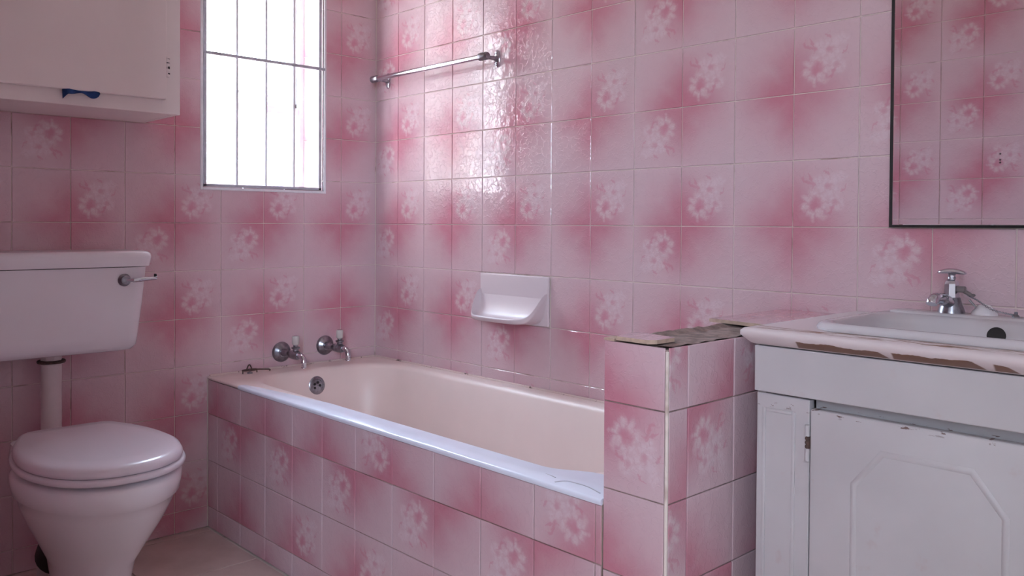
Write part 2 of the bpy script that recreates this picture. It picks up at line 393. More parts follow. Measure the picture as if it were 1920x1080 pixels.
# --- tiles on the left (window) wall: joints w1, w2 ... away from the corner
wl = [0.0]+[-(0.9885+k)*P for k in range(0, 11)]            # 0, w1, w2, ...
wl_full = [(0.0115)*P]+wl[1:]
TOPR = 7
flA = {(0, 0), (2, 0), (4, 0), (6, 0), (8, 0), (0, 2), (8, 2), (0, 4), (6, 4), (0, 6), (4, 6), (2, -2), (4, -2), (8, -2), (4, -4), (8, -4), (4, -6), (6, -6), (3, -1), (5, -1), (9, -1), (3, -3), (7, 1), (9, -3)}
HOLE = (WY0-0.004, WY1+0.004, WZ0-0.004, WZ1+0.004)
for k in range(10):
    for r in range(-7, TOPR):
        z0, z1 = HZ+r*P, HZ+(r+1)*P
        y1 = wl_full[k] if k else wl_full[0]; y0 = y1-P
        clip = (FY, 0.0, 0.0, 9)
        hole = HOLE if z0 > 0.9 else (-0.651, 1.0, -1.0, 0.480)   # window opening, or the bath
        put_tile(wall_left, (T0, 0, 0), (0, 1, 0), (0, 0, 1), (y0, z0), (y1, z1), clip, hole, corner_name(k % 2 == 1, r % 2 != 0), (k, r) in flA)
# --- tiles on the back wall
v1 = 0.9124*P
xl = [v1-P]+[v1+k*P for k in range(0, 19)]
for j in range(19):
    for r in range(-7, TOPR):
        z0, z1 = HZ+r*P, HZ+(r+1)*P; x0, x1 = xl[j], xl[j+1]
        if r == -2 and j in (4, 5): continue                  # the soap dish sits here
        if x0 > 1.90 and x1 < 2.34 and z0 > 0.985 and z1 < 1.78: continue   # wholly behind the mirror
        clip = (0.0, 2.80, 0.480 if x0 < 2.2 else 0.0, 9)
        fl = (r % 2 == 0 and j % 2 == 1) or (r % 2 == 1 and j % 4 == 0)
        put_tile(wall_back, (0, -T0, 0), (1, 0, 0), (0, 0, 1), (x0, z0), (x1, z1), clip, (1.643, 2.44 if x0 > 2.2 else 9, -1, 0.775), corner_name(j % 2 == 0, r % 2 != 0), fl)
# --- tiles on the front wall (seen in the mirror); seen from inside, +x runs to the left
for i in range(-9, 4):
    for r in range(-7, 7):
        x0 = 1.248+i*0.149; z0 = 1.0125+r*0.151
        # s axis = -x
        fl = (r % 2 == 0 and i % 2 == 1) or (r % 2 == 1 and i % 2 == 0)
        put_tile(wall_front, (0, FY+T0, 0), (-1, 0, 0), (0, 0, 1), (-(x0+0.149), z0), (-x0, z0+0.151), (-1.735, 0.0, 0.0, 9), None, corner_name(i % 2 == 0, r % 2 == 0), fl)
# --- floor tiles
fx = [0.345+0.31*k for k in range(-2, 8)]; fy = [-0.655-0.31*k for k in range(-1, 4)]
fm = {}
for a in range(len(fx)-1):
    for b in range(len(fy)-1):
        x0, x1, y0, y1 = max(fx[a], 0.0), min(fx[a+1], 2.8), max(fy[b+1], FY), min(fy[b], 0.0)
        if x1-x0 < 0.01 or y1-y0 < 0.01 or (y0 > -0.66 and x0 < 1.70): continue
        if y1 > -0.652 and x0 < 1.78: y1 = -0.652
        key = (round(x1-x0, 3), round(y1-y0, 3))
        if key not in fm:
            t = B(-key[0]/2+0.0015, key[0]/2-0.0015, -key[1]/2+0.0015, key[1]/2-0.0015, -0.004, 0, bev=0.001, seg=1)
            me = bpy.data.meshes.new('floor_tile'); t.to_mesh(me); t.free(); me.materials.append(M['floor_tile']); fm[key] = me
        o = bpy.data.objects.new('floor_tile', fm[key]); COL.objects.link(o); o.parent = floor; o.location = ((x0+x1)/2, (y0+y1)/2, 0)

# ------------------------------------------------------------------ window
win = bpy.data.objects.new('window_1', None); COL.objects.link(win); win.location = (-0.14, (WY0+WY1)/2, WZ0); struct(win)
win['label'] = 'white steel window with transom in the tiled recess'
FX0, FX1 = -0.165, -0.135
bm = bmesh.new(); fw = 0.022
box(bm, FX0, FX1, WY0, WY0+fw, WZ0, WZ1, 0.002, 1); box(bm, FX0, FX1, WY1-fw, WY1, WZ0, WZ1, 0.002, 1)
box(bm, FX0, FX1, WY0, WY1, WZ0, WZ0+fw, 0.002, 1); box(bm, FX0, FX1, WY0, WY1, WZ1-fw, WZ1, 0.002, 1)
obj('window_frame', bm, 'steel_white', win)
obj('transom', B(FX0, FX1, WY0+fw, WY1-fw, 1.372, 1.400, 0.002, 1), 'steel_white', win)
sash = bmesh.new(); sw = 0.016
y0, y1, z0, z1 = WY0+fw, WY1-fw, 1.400, WZ1-fw
for a in ((y0, y0+sw, z0, z1), (y1-sw, y1, z0, z1), (y0, y1, z0, z0+sw), (y0, y1, z1-sw, z1)): box(sash, FX0-0.02, FX0+0.012, *a, 0.0015, 1)
sash = obj('sash', sash, 'steel_white', win)
obj('pane', B(FX0-0.006, FX0-0.002, y0+sw, y1-sw, z0+sw, z1-sw), 'window_glass', sash)
obj('pane', B(FX0+0.010, FX0+0.014, WY0+fw, WY1-fw, WZ0+fw, 1.372), 'window_glass', win)
st = obj('stay', tube(curve_pts([(-0.13, -0.58, 1.408), (-0.115, -0.575, 1.426), (-0.112, -0.55, 1.430), (-0.112, -0.40, 1.436), (-0.118, -0.385, 1.428), (-0.13, -0.40, 1.408)], 6), 0.0062, 8), 'steel_white', win, True)
obj('stay_peg', lathe((-0.14, -0.45, 1.400), (0, 0, 1), [(0.005, 0), (0.005, 0.02), (0.008, 0.022), (0.008, 0.03)], 10), 'steel_white', st, True)
# tiled right reveal, plain reveals elsewhere
for r in range(0, 7):
    z0, z1 = HZ+r*P, HZ+(r+1)*P
    put_tile(wall_left, (0, WY1, 0), (1, 0, 0), (0, 0, 1), (-P, z0), (0.0, z1), (-0.134, -0.004, WZ0, WZ1), None, corner_name(False, r % 2 != 0), False)
for k in range(4):
    ya = -0.223-(k+1)*P
    put_tile(wall_left, (0, 0, WZ0), (1, 0, 0), (0, 1, 0), (-P, ya), (0.0, ya+P), (-0.134, -0.004, WY0, WY1), None, 'BL', False)
obj('reveal', B(-0.134, -0.009, WY0+0.0002, WY0+0.003, WZ0, WZ1), 'steel_white', win)
obj('wall_plug', B(-0.050, -0.020, WY1-0.008, WY1-0.0026, 1.205, 1.232, 0.001, 1), 'steel_white', win)
# white edge trim around the opening
bm = bmesh.new(); tw = 0.008
for a in ((WY0-tw, WY0, WZ0-tw, WZ1+tw), (WY1, WY1+tw, WZ0-tw, WZ1+tw), (WY0, WY1, WZ0-tw, WZ0), (WY0, WY1, WZ1, WZ1+tw)): box(bm, -0.008, 0.003, *a, 0.001, 1)
struct(obj('trim_2', bm, 'steel_white'))
# burglar bars
bars = thing('burglar_bars', 'white painted steel burglar bars in front of the window', 'burglar bars', (0.0, (WY0+WY1)/2, WZ0+0.004))
bm = bmesh.new(); b0, b1 = -0.011, -0.001
ya, yb, za, zb = WY0+0.004, WY1-0.008, WZ0+0.003, WZ1-0.01
for a in ((ya, ya+0.010, za, zb), (yb-0.012, yb, za, zb), (ya, yb, za, za+0.009), (ya, yb, zb-0.009, zb)): box(bm, b0, b1, *a, 0.001, 1)
obj('bar_frame', bm, 'steel_grey', bars)
for y in (-0.550, -0.445, -0.340): obj('bar', lathe((-0.007, y, za+0.004), (0, 0, 1), [(0.0060, 0), (0.0060, zb-za-0.008)], 10), 'steel_white', bars, True)
for z in (1.527, 1.86): obj('cross_bar', B(-0.004, 0.004, ya, WY1+0.004, z-0.005, z+0.005, 0.001, 1), 'steel_grey', bars)

# ------------------------------------------------------------------ bath, its tiled front and the tiled half wall
bath_wall = struct(obj('wall_bath_front', B(0.0, 1.640, -0.6473, -0.628, 0, 0.476), 'grout_brown'))
vx = [1.625-0.1553*k for k in range(11, -1, -1)]+[1.640+0.1403]; rz = [0.067-0.1495, 0.067, 0.2165, 0.366, 0.5155]
flP = {('t', 6), ('t', 10), ('m', 3), ('m', 5), ('m', 7), ('m', 9), ('b', 4), ('b', 6), ('b', 8), ('m', 1)}
rot_rng = random.Random(11)
for i in range(len(vx)-1):
    for q in range(4):
        rowk = 'xbmt'[q]
        dp = corner_name(i % 2 == (0 if q != 1 else 1), q in (2,))
        if q == 3: dp = corner_name(i % 2 == 0, False)
        if q == 2: dp = corner_name(i % 2 == 1, True)
        put_tile(bath_wall, (0, -0.6473, 0), (1, 0, 0), (0, 0, 1), (vx[i], rz[q]), (vx[i+1], rz[q+1]), (0.0, 1.640, 0.0, 0.476), None, dp, (rowk, i) in flP)
nib = struct(obj('wall_half_height', B(1.643, 1.7783, -0.6473, -0.0005, 0, 0.772), 'mortar'))
nz = [0.067-0.1495, 0.067, 0.2165, 0.362, 0.510, 0.667, 0.667+P]
nrot = ['TL', 'BL', 'BL', 'BL', 'TL', 'BL']; nfl = [0, 1, 0, 0, 1, 0]
for q in range(6):
    put_tile(nib, (0, -0.6473, 0), (1, 0, 0), (0, 0, 1), (1.642, nz[q]), (1.794, nz[q+1]), (1.643, 1.7755, 0.0, 0.776), None, nrot[q], bool(nfl[q]))
ny = [-0.590-P, -0.590, -0.443, -0.291, -0.139, 0.013]
rrot = {0: ['BR', 'TR', 'TR', 'TR', 'BR', 'TR'], 1: ['TL', 'BL', 'TR', 'BL', 'TL', 'BR'], 2: ['BR']*6, 3: ['TL']*6, 4: ['TL']*6}
for i in range(5):
    for q in range(6):
        put_tile(nib, (1.7783, 0, 0), (0, 1, 0), (0, 0, 1), (ny[i], nz[q]), (ny[i+1], nz[q+1]), (-0.6445, -0.001, 0.0, 0.776), None, rrot[i][q], (i, q) in {(0, 5), (0, 3), (0, 1), (1, 4), (2, 5)})
# beige corner joint
struct(obj('trim_3', B(1.7757, 1.7815, -0.6503, -0.6447, 0, 0.770, 0.002, 2), 'grout'))
def slab(name, pts, z0, z1, mats, parent=None, tilt=None):
    lo = [Vector((x, y, z0)) for x, y in pts]; hi = [Vector((x, y, z1)) for x, y in pts]
    bm = loft([lo, hi])
    o = obj(name, bm, mats[0], parent); o.data.materials.append(M[mats[1]])
    top = max(o.data.polygons, key=lambda f: f.center.z if abs(f.normal.z) > 0.9 else -9); top.material_index = 1
    uvl = o.data.uv_layers.new(name='UVMap')
    for l in o.data.loops:
        c = o.data.vertices[l.vertex_index].co; uvl.data[l.index].uv = ((c.x-1.64)/0.30+0.12, -c.y/0.9+0.08)
    if tilt: o.rotation_euler = tilt
    return o
# top of the half wall: mortar bed, two ridges, whole ledge tiles at the back, broken ones in front
bm = bmesh.new(); rg = random.Random(5); nx_, ny_ = 9, 34
grid = [[bm.verts.new((1.645+0.132*a/nx_, -0.645+0.64*b/ny_, 0.774+0.004*rg.random()+(0.006 if a in (2,) else 0)*(1 if 5 < b < 30 else 0))) for b in range(ny_+1)] for a in range(nx_+1)]
for a in range(nx_):
    for b in range(ny_): bm.faces.new((grid[a][b], grid[a+1][b], grid[a+1][b+1], grid[a][b+1]))
obj('mortar_bed', bm, 'mortar', nib)
slab('ledge_tile', [(1.638, -0.305), (1.792, -0.318), (1.7925, -0.157), (1.638, -0.157)], 0.7825, 0.7895, ('tile_body', 'tile_plain'), nib)
slab('ledge_tile', [(1.638, -0.155), (1.7925, -0.155), (1.7925, -0.004), (1.638, -0.004)], 0.7825, 0.7895, ('tile_body', 'tile_plain'), nib)
frag = slab('broken_tile', [(1.672, -0.652), (1.742, -0.654), (1.752, -0.640), (1.752, -0.590), (1.735, -0.583), (1.668, -0.578), (1.660, -0.60)], 0.7785, 0.7855, ('tile_body', 'tile_plain'))
tag(frag, 'broken pink tile fragment lying on the front end of the half wall', 'tile piece')
slab('broken_tile', [(1.643, -0.650), (1.668, -0.652), (1.663, -0.635), (1.643, -0.60)], 0.776, 0.780, ('tile_body', 'tile_body'), nib)

bath = thing('bathtub', 'pale pink built-in bathtub with white strip along its front rim', 'bathtub', (0.82, -0.325, 0.0))
RZ = 0.487
rings = [rrect(0.001, 1.6425, -0.650, -0.001, 0.004, 0.4775), rrect(0.001, 1.6425, -0.6535, -0.001, 0.004, 0.4805), rrect(0.001, 1.6425, -0.6535, -0.001, 0.004, 0.4835), rrect(0.001, 1.6425, -0.650, -0.001, 0.006, RZ),
         rrect(0.086, 1.545, -0.580, -0.042, (0.10, 0.15, 0.15, 0.10), RZ), rrect(0.096, 1.533, -0.570, -0.052, (0.10, 0.15, 0.15, 0.10), RZ-0.004), rrect(0.104, 1.524, -0.562, -0.060, (0.10, 0.15, 0.15, 0.10), RZ-0.016),
         rrect(0.120, 1.49, -0.548, -0.074, (0.11, 0.15, 0.15, 0.11), 0.38), rrect(0.155, 1.40, -0.525, -0.097, (0.12, 0.15, 0.15, 0.12), 0.24),
         rrect(0.190, 1.34, -0.500, -0.122, (0.13, 0.14, 0.14, 0.13), 0.165), rrect(0.26, 1.25, -0.46, -0.162, (0.12, 0.12, 0.12, 0.12), 0.138), rrect(0.34, 1.15, -0.40, -0.222, (0.08, 0.08, 0.08, 0.08), 0.132)]
obj('tub', loft(rings, False, True), 'bath_enamel', bath, True, 50)
# white strip on the front rim
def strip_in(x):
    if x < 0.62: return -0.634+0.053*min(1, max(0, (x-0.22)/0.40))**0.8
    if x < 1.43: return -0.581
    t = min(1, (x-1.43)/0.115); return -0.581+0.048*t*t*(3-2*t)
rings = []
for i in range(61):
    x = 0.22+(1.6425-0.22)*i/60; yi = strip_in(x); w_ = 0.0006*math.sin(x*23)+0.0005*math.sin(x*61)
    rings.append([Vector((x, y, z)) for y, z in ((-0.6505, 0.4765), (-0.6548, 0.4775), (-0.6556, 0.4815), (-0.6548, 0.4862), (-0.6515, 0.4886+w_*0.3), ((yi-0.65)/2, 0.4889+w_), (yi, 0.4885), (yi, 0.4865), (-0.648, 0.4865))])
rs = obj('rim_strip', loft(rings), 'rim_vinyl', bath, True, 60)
for pts in ([(1.518, -0.642), (1.528, -0.622), (1.556, -0.617), (1.585, -0.619), (1.620, -0.630)], [(1.470, -0.617), (1.488, -0.618), (1.500, -0.621)]):
    obj('crease', tube(curve_pts([(a, b, 0.4889) for a, b in pts], 6), 0.0011, 6), 'steel_grey', rs, True)
of = obj('overflow', lathe((0.106, -0.315, 0.430), (1, 0, 0.16), [(0.0, 0.0), (0.031, 0.0), (0.032, 0.004), (0.029, 0.007), (0.022, 0.008), (0.020, 0.006), (0.0, 0.0065)], 28), 'chrome_dull', bath, True)
for k in range(5):
    a = 2*PI*k/5+0.3
    obj('drain_hole', lathe((0.1125, -0.315+0.011*math.sin(a), 0.430+0.011*math.cos(a)), (1, 0, 0.16), [(0.0045, 0), (0.0045, 0.0012)], 8), 'dark_gap', of)

# sealant along the two walls, with mould spots
nt = NT('sealant'); f1, _ = nt.noise(pos(nt), 14.0, 4.0, 0.7)
c = nt.mix(nt.smooth(f1, 0.56, 0.62), (0.62, 0.50, 0.47, 1), (0.09, 0.055, 0.045, 1)); M['sealant'] = nt.set(c, 0.6)
obj('sealant_bead', tube([(0.0045, -0.645, RZ+0.001), (0.0045, -0.006, RZ+0.001)], 0.0042, 8), 'sealant', bath, True)
obj('sealant_bead', tube([(0.006, -0.0045, RZ+0.001), (1.640, -0.0045, RZ+0.001)], 0.0042, 8), 'sealant', bath, True)
# bath taps
def bath_tap(yc, zc, label):
    t = thing('bath_tap', label, 'tap', (0.0, yc, zc), 'bath taps on the window wall')
    obj('wall_flange', lathe((0.0, yc, zc), (1, 0, 0), [(0.0, 0.0005), (0.0345, 0.0005), (0.0345, 0.004), (0.030, 0.010), (0.018, 0.015), (0.0155, 0.018), (0.0, 0.018)], 32), 'chrome_dull', t, True)
    obj('body', lathe((0.014, yc, zc), (1, 0, 0), [(0.013, 0), (0.013, 0.02), (0.010, 0.026), (0.010, 0.05), (0.0145, 0.058), (0.016, 0.078), (0.015, 0.098), (0.012, 0.106), (0.0, 0.107)], 20), 'chrome_dull', t, True)
    obj('spout', tube(curve_pts([(0.105, yc, zc-0.002), (0.130, yc, zc+0.002), (0.147, yc, zc-0.008), (0.152, yc, zc-0.024), (0.152, yc, zc-0.036)], 6), [0.0095]*18+[0.0088]*6+[0.0095], 14), 'chrome', t, True)
    h = obj('bonnet', lathe((0.098, yc, zc+0.008), (0, 0, 1), [(0.010, 0), (0.010, 0.012), (0.014, 0.014), (0.0145, 0.019), (0.008, 0.021), (0.008, 0.027), (0.0, 0.027)], 20), 'chrome_dull', t, True)
    hd = bmesh.new()
    rings = [[Vector((0.098+math.cos(a)*r*(1+0.06*math.cos(4*a)), yc+math.sin(a)*r*(1+0.06*math.cos(4*a)), zc+0.008+hh)) for a in (2*PI*k/24 for k in range(24))] for r, hh in ((0.0085, 0.026), (0.0120, 0.030), (0.0125, 0.052), (0.0105, 0.056))]
    hd2 = obj('handle', loft(rings), 'acrylic', t, True)
    obj('indicator_cap', lathe((0.098, yc, zc+0.0635), (0, 0, 1), [(0.008, 0), (0.008, 0.0012), (0.005, 0.002)], 14), 'chrome', hd2, True)
bath_tap(-0.389, 0.540, 'chrome bath tap on round flange above the bathtub, nearer the toilet')
bath_tap(-0.217, 0.547, 'chrome bath tap on round flange above the bathtub, nearer the room corner')
# soap remnant / chain stay on the rim
ps = thing('plug_holder', 'small brown wire plug holder lying on the bathtub rim below the window', 'plug holder', (0.05, -0.52, RZ))
loop = [(0.045+0.011*math.cos(a), -0.527+0.026*math.sin(a), RZ+0.012) for a in (2*PI*k/24 for k in range(25))]
obj('ring', tube(loop, 0.0022, 8), 'rust', ps, True)
obj('wire_arm', tube(curve_pts([(0.048, -0.503, RZ+0.012), (0.050, -0.480, RZ+0.010), (0.056, -0.462, RZ+0.008), (0.050, -0.458, RZ+0.003)], 5), 0.0022, 8), 'rust', ps, True)
obj('wire_loop', tube(curve_pts([(0.038, -0.535, RZ+0.012), (0.036, -0.528, RZ+0.025), (0.036, -0.522, RZ+0.026), (0.038, -0.516, RZ+0.012)], 5), 0.0022, 8), 'rust', ps, True)
obj('foot', lathe((0.045, -0.527, RZ), (0, 0, 1), [(0.009, 0), (0.009, 0.004), (0.004, 0.006), (0.004, 0.012), (0.0, 0.0125)], 12), 'chrome_dull', ps, True)
for yy in (-0.552, -0.502): obj('wire_leg', tube([(0.045, yy, RZ+0.001), (0.045, yy, RZ+0.013)], 0.0018, 6), 'rust', ps)

# ------------------------------------------------------------------ soap dish on the back wall
sx0, sx1, sz0, sz1 = xl[4]+0.0015, xl[6]-0.0015, HZ-2*P+0.0015, HZ-P-0.0015
sd = thing('soap_dish', 'pale ceramic soap dish set into the pink wall tiles above the bathtub', 'soap dish', ((sx0+sx1)/2, 0.0, sz0))
bm = B(sx0, sx1, -0.009, 0.002, sz0, sz1, 0.004, 3)
obj('back_plate', bm, 'soap_ceramic', sd, True)
W_ = sx1-sx0; cx = (sx0+sx1)/2; nU, nV = 40, 28
# shell tray: height field over (x, profile) - a bowl sweeping out of the plate
def tray(u, v):
    """u -1..1 across, v 0..1 : up the back sweep (0) to lip (0.45), outside underside (1)"""
    side = math.sqrt(max(0.0, 1-abs(u)**4))
    d = 0.086*side
    x = cx+u*(W_/2-0.005)
    zlip = sz0+0.024+0.075*abs(u)**12
    zback = max(zlip+0.004, sz0+0.085)
    if v < 0.5:
        t = v/0.5                                   # sweep down from the plate into the tray, then up to the lip
        y = -0.0085-d*t; zi = zlip-0.013*side*math.sin(PI*min(1.0, t))**0.8 if t < 1 else zlip
        z = zi+(zback-zlip)*(1-t)**4.5
    else:
        t = (v-0.5)/0.5                             # rounded lip and underside
        if t < 0.4:
            k = t/0.4; y = -0.0085-d-0.004*side*math.sin(PI*min(1, k*1.1+0.05)); z = zlip+0.002*math.sin(PI*k)-0.015*k
        else:
            k = (t-0.4)/0.6; y = -0.0085-d*(1-k)**0.8; z = zlip-0.015-0.008*k*(1-abs(u)**2)
    return Vector((x, y, z))
bm = bmesh.new()
g = [[bm.verts.new(tray(math.sin((-0.5+a/nU)*PI), b/nV)) for b in range(nV+1)] for a in range(nU+1)]
for a in range(nU):
    for b in range(nV): bm.faces.new((g[a][b], g[a+1][b], g[a+1][b+1], g[a][b+1]))
o = obj('tray', bm, 'soap_ceramic', sd, True, 80)

# ------------------------------------------------------------------ towel rail
tr_ = thing('towel_rail', 'chrome towel rail with oval end plates on the pink tiled wall', 'towel rail', (0.37, 0.0, 1.50))
RY, RZR = -0.060, 1.503
obj('rail', lathe((0.060, RY, RZR), (1, 0, 0), [(0.0085, 0), (0.0085, 0.62)], 20), 'chrome', tr_, True)
for x, e in ((0.080, -1), (0.663, 1)):
    pl = bmesh.new()
    rings = [[Vector((x+math.cos(a)*0.0135*k, yy, RZR+math.sin(a)*0.028*k)) for a in (2*PI*q/28 for q in range(28))] for yy, k in ((0.0, 1), (-0.004, 1), (-0.007, 0.8), (-0.008, 0.4))]
    p_ = obj('end_plate', loft(rings), 'chrome', tr_, True)
    for s in (-1, 1): obj('screw', lathe((x, -0.0055, RZR+s*0.019), (0, -1, 0), [(0.0045, 0), (0.0045, 0.0025), (0.003, 0.004)], 12), 'chrome_dull', p_, True)
    obj('post', lathe((x, -0.004, RZR), (0, -1, 0), [(0.011, 0), (0.007, 0.010), (0.006, 0.030), (0.009, 0.046), (0.009, 0.056)], 16), 'chrome_dull', tr_, True)
    obj('end_cap', lathe((x-0.020, RY, RZR), (1, 0, 0), [(0.0, -0.002), (0.009, 0), (0.0125, 0.004), (0.0125, 0.034), (0.0095, 0.040), (0.0, 0.041)], 20), 'chrome_dull', tr_, True)

# ------------------------------------------------------------------ toilet
CY = -1.14
def egg(cx, af, ab, b, z, n=44, pf=2.0, pb=2.0, cy=CY):
    out = []
    for k in range(n):
        a = 2*PI*k/n; c, s = math.cos(a), math.sin(a); p = pf if c > 0 else pb
        out.append(Vector((cx+(af if c > 0 else ab)*math.copysign(abs(c)**(2/p), c), cy+b*math.copysign(abs(s)**(2/p), s), z)))
    return out
def seat_ring(k, z, dx=0.0, n=10):
    prof = [(0.212, 0.0), (0.213, 0.085), (0.226, 0.120), (0.30, 0.154), (0.38, 0.178), (0.46, 0.190), (0.54, 0.190), (0.62, 0.170), (0.68, 0.136), (0.72, 0.090), (0.738, 0.045), (0.742, 0.0)]
    c = [Vector((x, y, 0)) for x, y in prof]; half = curve_pts(c, 4)
    pts = [Vector((0.46+(p.x-0.47)*k*0.965, CY+p.y*k*0.95, z)) for p in half]
    return pts+[Vector((p.x, 2*CY-p.y, z)) for p in reversed(pts[1:-1])]
tl = thing('toilet', 'white toilet pan with closed seat lid under the cistern', 'toilet', (0.45, CY, 0.0))
rings = [egg(0.43, 0.155, 0.20, 0.112, 0.0), egg(0.43, 0.152, 0.20, 0.110, 0.012), egg(0.43, 0.128, 0.18, 0.090, 0.05), egg(0.43, 0.125, 0.175, 0.084, 0.11), egg(0.43, 0.145, 0.18, 0.092, 0.16),
         egg(0.44, 0.180, 0.19, 0.118, 0.215), egg(0.45, 0.215, 0.20, 0.145, 0.27), egg(0.455, 0.240, 0.21, 0.163, 0.315), egg(0.457, 0.250, 0.212, 0.170, 0.338), egg(0.457, 0.262, 0.218, 0.178, 0.345),
         egg(0.458, 0.268, 0.222, 0.182, 0.37), egg(0.458, 0.268, 0.222, 0.182, 0.388), egg(0.458, 0.262, 0.216, 0.176, 0.396)]
pan = obj('pan', loft(rings), 'porcelain', tl, True, 60)
obj('pan_neck', loft([rrect(0.10, 0.30, CY-0.10, CY+0.10, 0.05, 0.30), rrect(0.09, 0.30, CY-0.115, CY+0.115, 0.05, 0.36), rrect(0.09, 0.30, CY-0.11, CY+0.11, 0.05, 0.396)]), 'porcelain', tl, True, 60)
seat = obj('seat', loft([seat_ring(0.975, 0.4055), seat_ring(1.0, 0.410), seat_ring(1.0, 0.416), seat_ring(0.982, 0.4205)]), 'seat_plastic', tl, True, 60)
lid = obj('seat_lid', loft([seat_ring(0.945, 0.4210), seat_ring(0.968, 0.425), seat_ring(0.968, 0.432), seat_ring(0.945, 0.440), seat_ring(0.89, 0.4455), seat_ring(0.70, 0.4485), seat_ring(0.25, 0.4500)]), 'seat_plastic', tl, True, 60)
for s in (-1, 1): obj('seat_hinge', lathe((0.215, CY+s*0.075-0.02, 0.418), (0, 1, 0), [(0.010, 0), (0.010, 0.04)], 14), 'seat_plastic', seat, True)
for a in (0.55, 2.2, -0.9, 3.6): obj('seat_buffer', lathe((0.458+0.22*math.cos(a), CY+0.15*math.sin(a), 0.396), (0, 0, 1), [(0.009, 0), (0.009, 0.0095)], 10), 'rubber_black', seat)
obj('outlet', tube(curve_pts([(0.36, CY, 0.20), (0.28, CY, 0.195), (0.22, CY, 0.155), (0.18, CY, 0.11)], 6), 0.045, 18), 'porcelain', tl, True)
obj('outlet_collar', tube([(0.225, CY, 0.160), (0.150, CY, 0.078)], [0.056, 0.056], 24), 'rubber_black', tl, True)
obj('waste_pipe', tube([(0.165, CY, 0.095), (0.135, CY, 0.055), (0.128, CY, 0.0)], 0.046, 20), 'pipe_plastic', tl, True)
obj('flush_bend', tube(curve_pts([(0.095, CY, 0.40), (0.095, CY, 0.345), (0.115, CY, 0.325), (0.16, CY, 0.32)], 6), 0.030, 18), 'porcelain', tl, True)

cs = thing('cistern', 'white porcelain toilet cistern on the pink tiled wall', 'cistern', (0.10, CY, 0.62))
rings = []
for z, hw, xf, r in ((0.618, 0.180, 0.150, 0.03), (0.622, 0.200, 0.166, 0.034), (0.634, 0.209, 0.176, 0.036), (0.66, 0.212, 0.180, 0.036), (0.75, 0.222, 0.186, 0.036), (0.855, 0.232, 0.190, 0.036)):
    rings.append(rrect(0.002, xf, CY-hw, CY+hw, (r, 0.004, 0.004, r), z))
obj('tank', loft(rings), 'porcelain', cs, True, 50)
rings = [rrect(0.002, xf, CY-hw, CY+hw, (r, 0.004, 0.004, r), z) for z, hw, xf, r in ((0.8565, 0.234, 0.192, 0.034), (0.858, 0.239, 0.198, 0.036), (0.884, 0.243, 0.203, 0.036), (0.894, 0.241, 0.201, 0.036), (0.899, 0.234, 0.194, 0.034), (0.901, 0.22, 0.18, 0.03))]
obj('tank_lid', loft(rings), 'porcelain', cs, True, 50)
lv = obj('lever_hub', lathe((0.186, CY+0.162, 0.820), (1, 0, 0), [(0.0175, 0), (0.0175, 0.005), (0.013, 0.009), (0.0125, 0.017), (0.009, 0.019), (0.0, 0.0195)], 24), 'chrome_dull', cs, True)
obj('flush_lever', tube(curve_pts([(0.201, CY+0.165, 0.820), (0.210, CY+0.185, 0.820), (0.212, CY+0.22, 0.8225), (0.212, CY+0.243, 0.824)], 5), [0.005]*4+[0.0065]*4+[0.0055]*7+[0.005], 12), 'chrome', cs, True)
obj('lever_tip', B(0.208, 0.215, CY+0.236, CY+0.243, 0.824, 0.836, 0.0015, 1), 'rubber_black', cs)
fp = thing('flush_pipe', 'off-white flush pipe running from the cistern down to the toilet pan', 'pipe', (0.095, CY, 0.38))
obj('pipe', lathe((0.095, CY, 0.405), (0, 0, 1), [(0.026, 0), (0.026, 0.185), (0.031, 0.187), (0.031, 0.196)], 24), 'pipe_plastic', fp, True)
obj('seal_ring', lathe((0.095, CY, 0.594), (0, 0, 1), [(0.034, 0), (0.036, 0.002), (0.036, 0.006), (0.034, 0.008)], 24), 'rust', fp, True)
obj('pipe_nut', lathe((0.095, CY, 0.602), (0, 0, 1), [(0.027, 0), (0.027, 0.016)], 8), 'pipe_plastic', fp)

# ------------------------------------------------------------------ wall cabinet above the cistern
wc = thing('wall_cabinet', 'off-white painted wall cabinet hanging above the cistern', 'cabinet', (0.13, -1.2, 1.284))
CX = 0.252
bm = bmesh.new()
box(bm, 0.0015, CX, -0.868, -0.852, 1.284, 2.05, 0.0015, 1); box(bm, 0.0015, CX, -1.56, -1.544, 1.284, 2.05, 0.0015, 1)
box(bm, 0.0015, CX, -1.544, -0.868, 1.284, 1.300, 0.0015, 1); box(bm, 0.0015, CX, -1.544, -0.868, 2.034, 2.05, 0.0015, 1)
box(bm, 0.0015, 0.006, -1.544, -0.868, 1.300, 2.034)
obj('carcass', bm, 'cabinet_paint', wc)
bm = bmesh.new()
box(bm, CX-0.004, CX+0.014, -0.905, -0.8515, 1.2835, 2.0505, 0.002, 2); box(bm, CX-0.004, CX+0.014, -1.5605, -1.51, 1.2835, 2.0505, 0.002, 2)
box(bm, CX-0.004, CX+0.0138, -1.515, -0.90, 1.2835, 1.330, 0.002, 2); box(bm, CX-0.004, CX+0.0138, -1.515, -0.90, 2.0, 2.0505, 0.002, 2)
obj('face_frame', bm, 'cabinet_paint', wc)
dr = obj('door', B(CX+0.0145, CX+0.030, -1.525, -0.896, 1.3215, 2.015, 0.003, 2), 'cabinet_paint', wc)
hg = obj('hinge', lathe((CX+0.021, -0.8905, 1.385), (0, 0, 1), [(0.0055, 0), (0.0055, 0.055)], 10), 'cabinet_paint', dr, True)
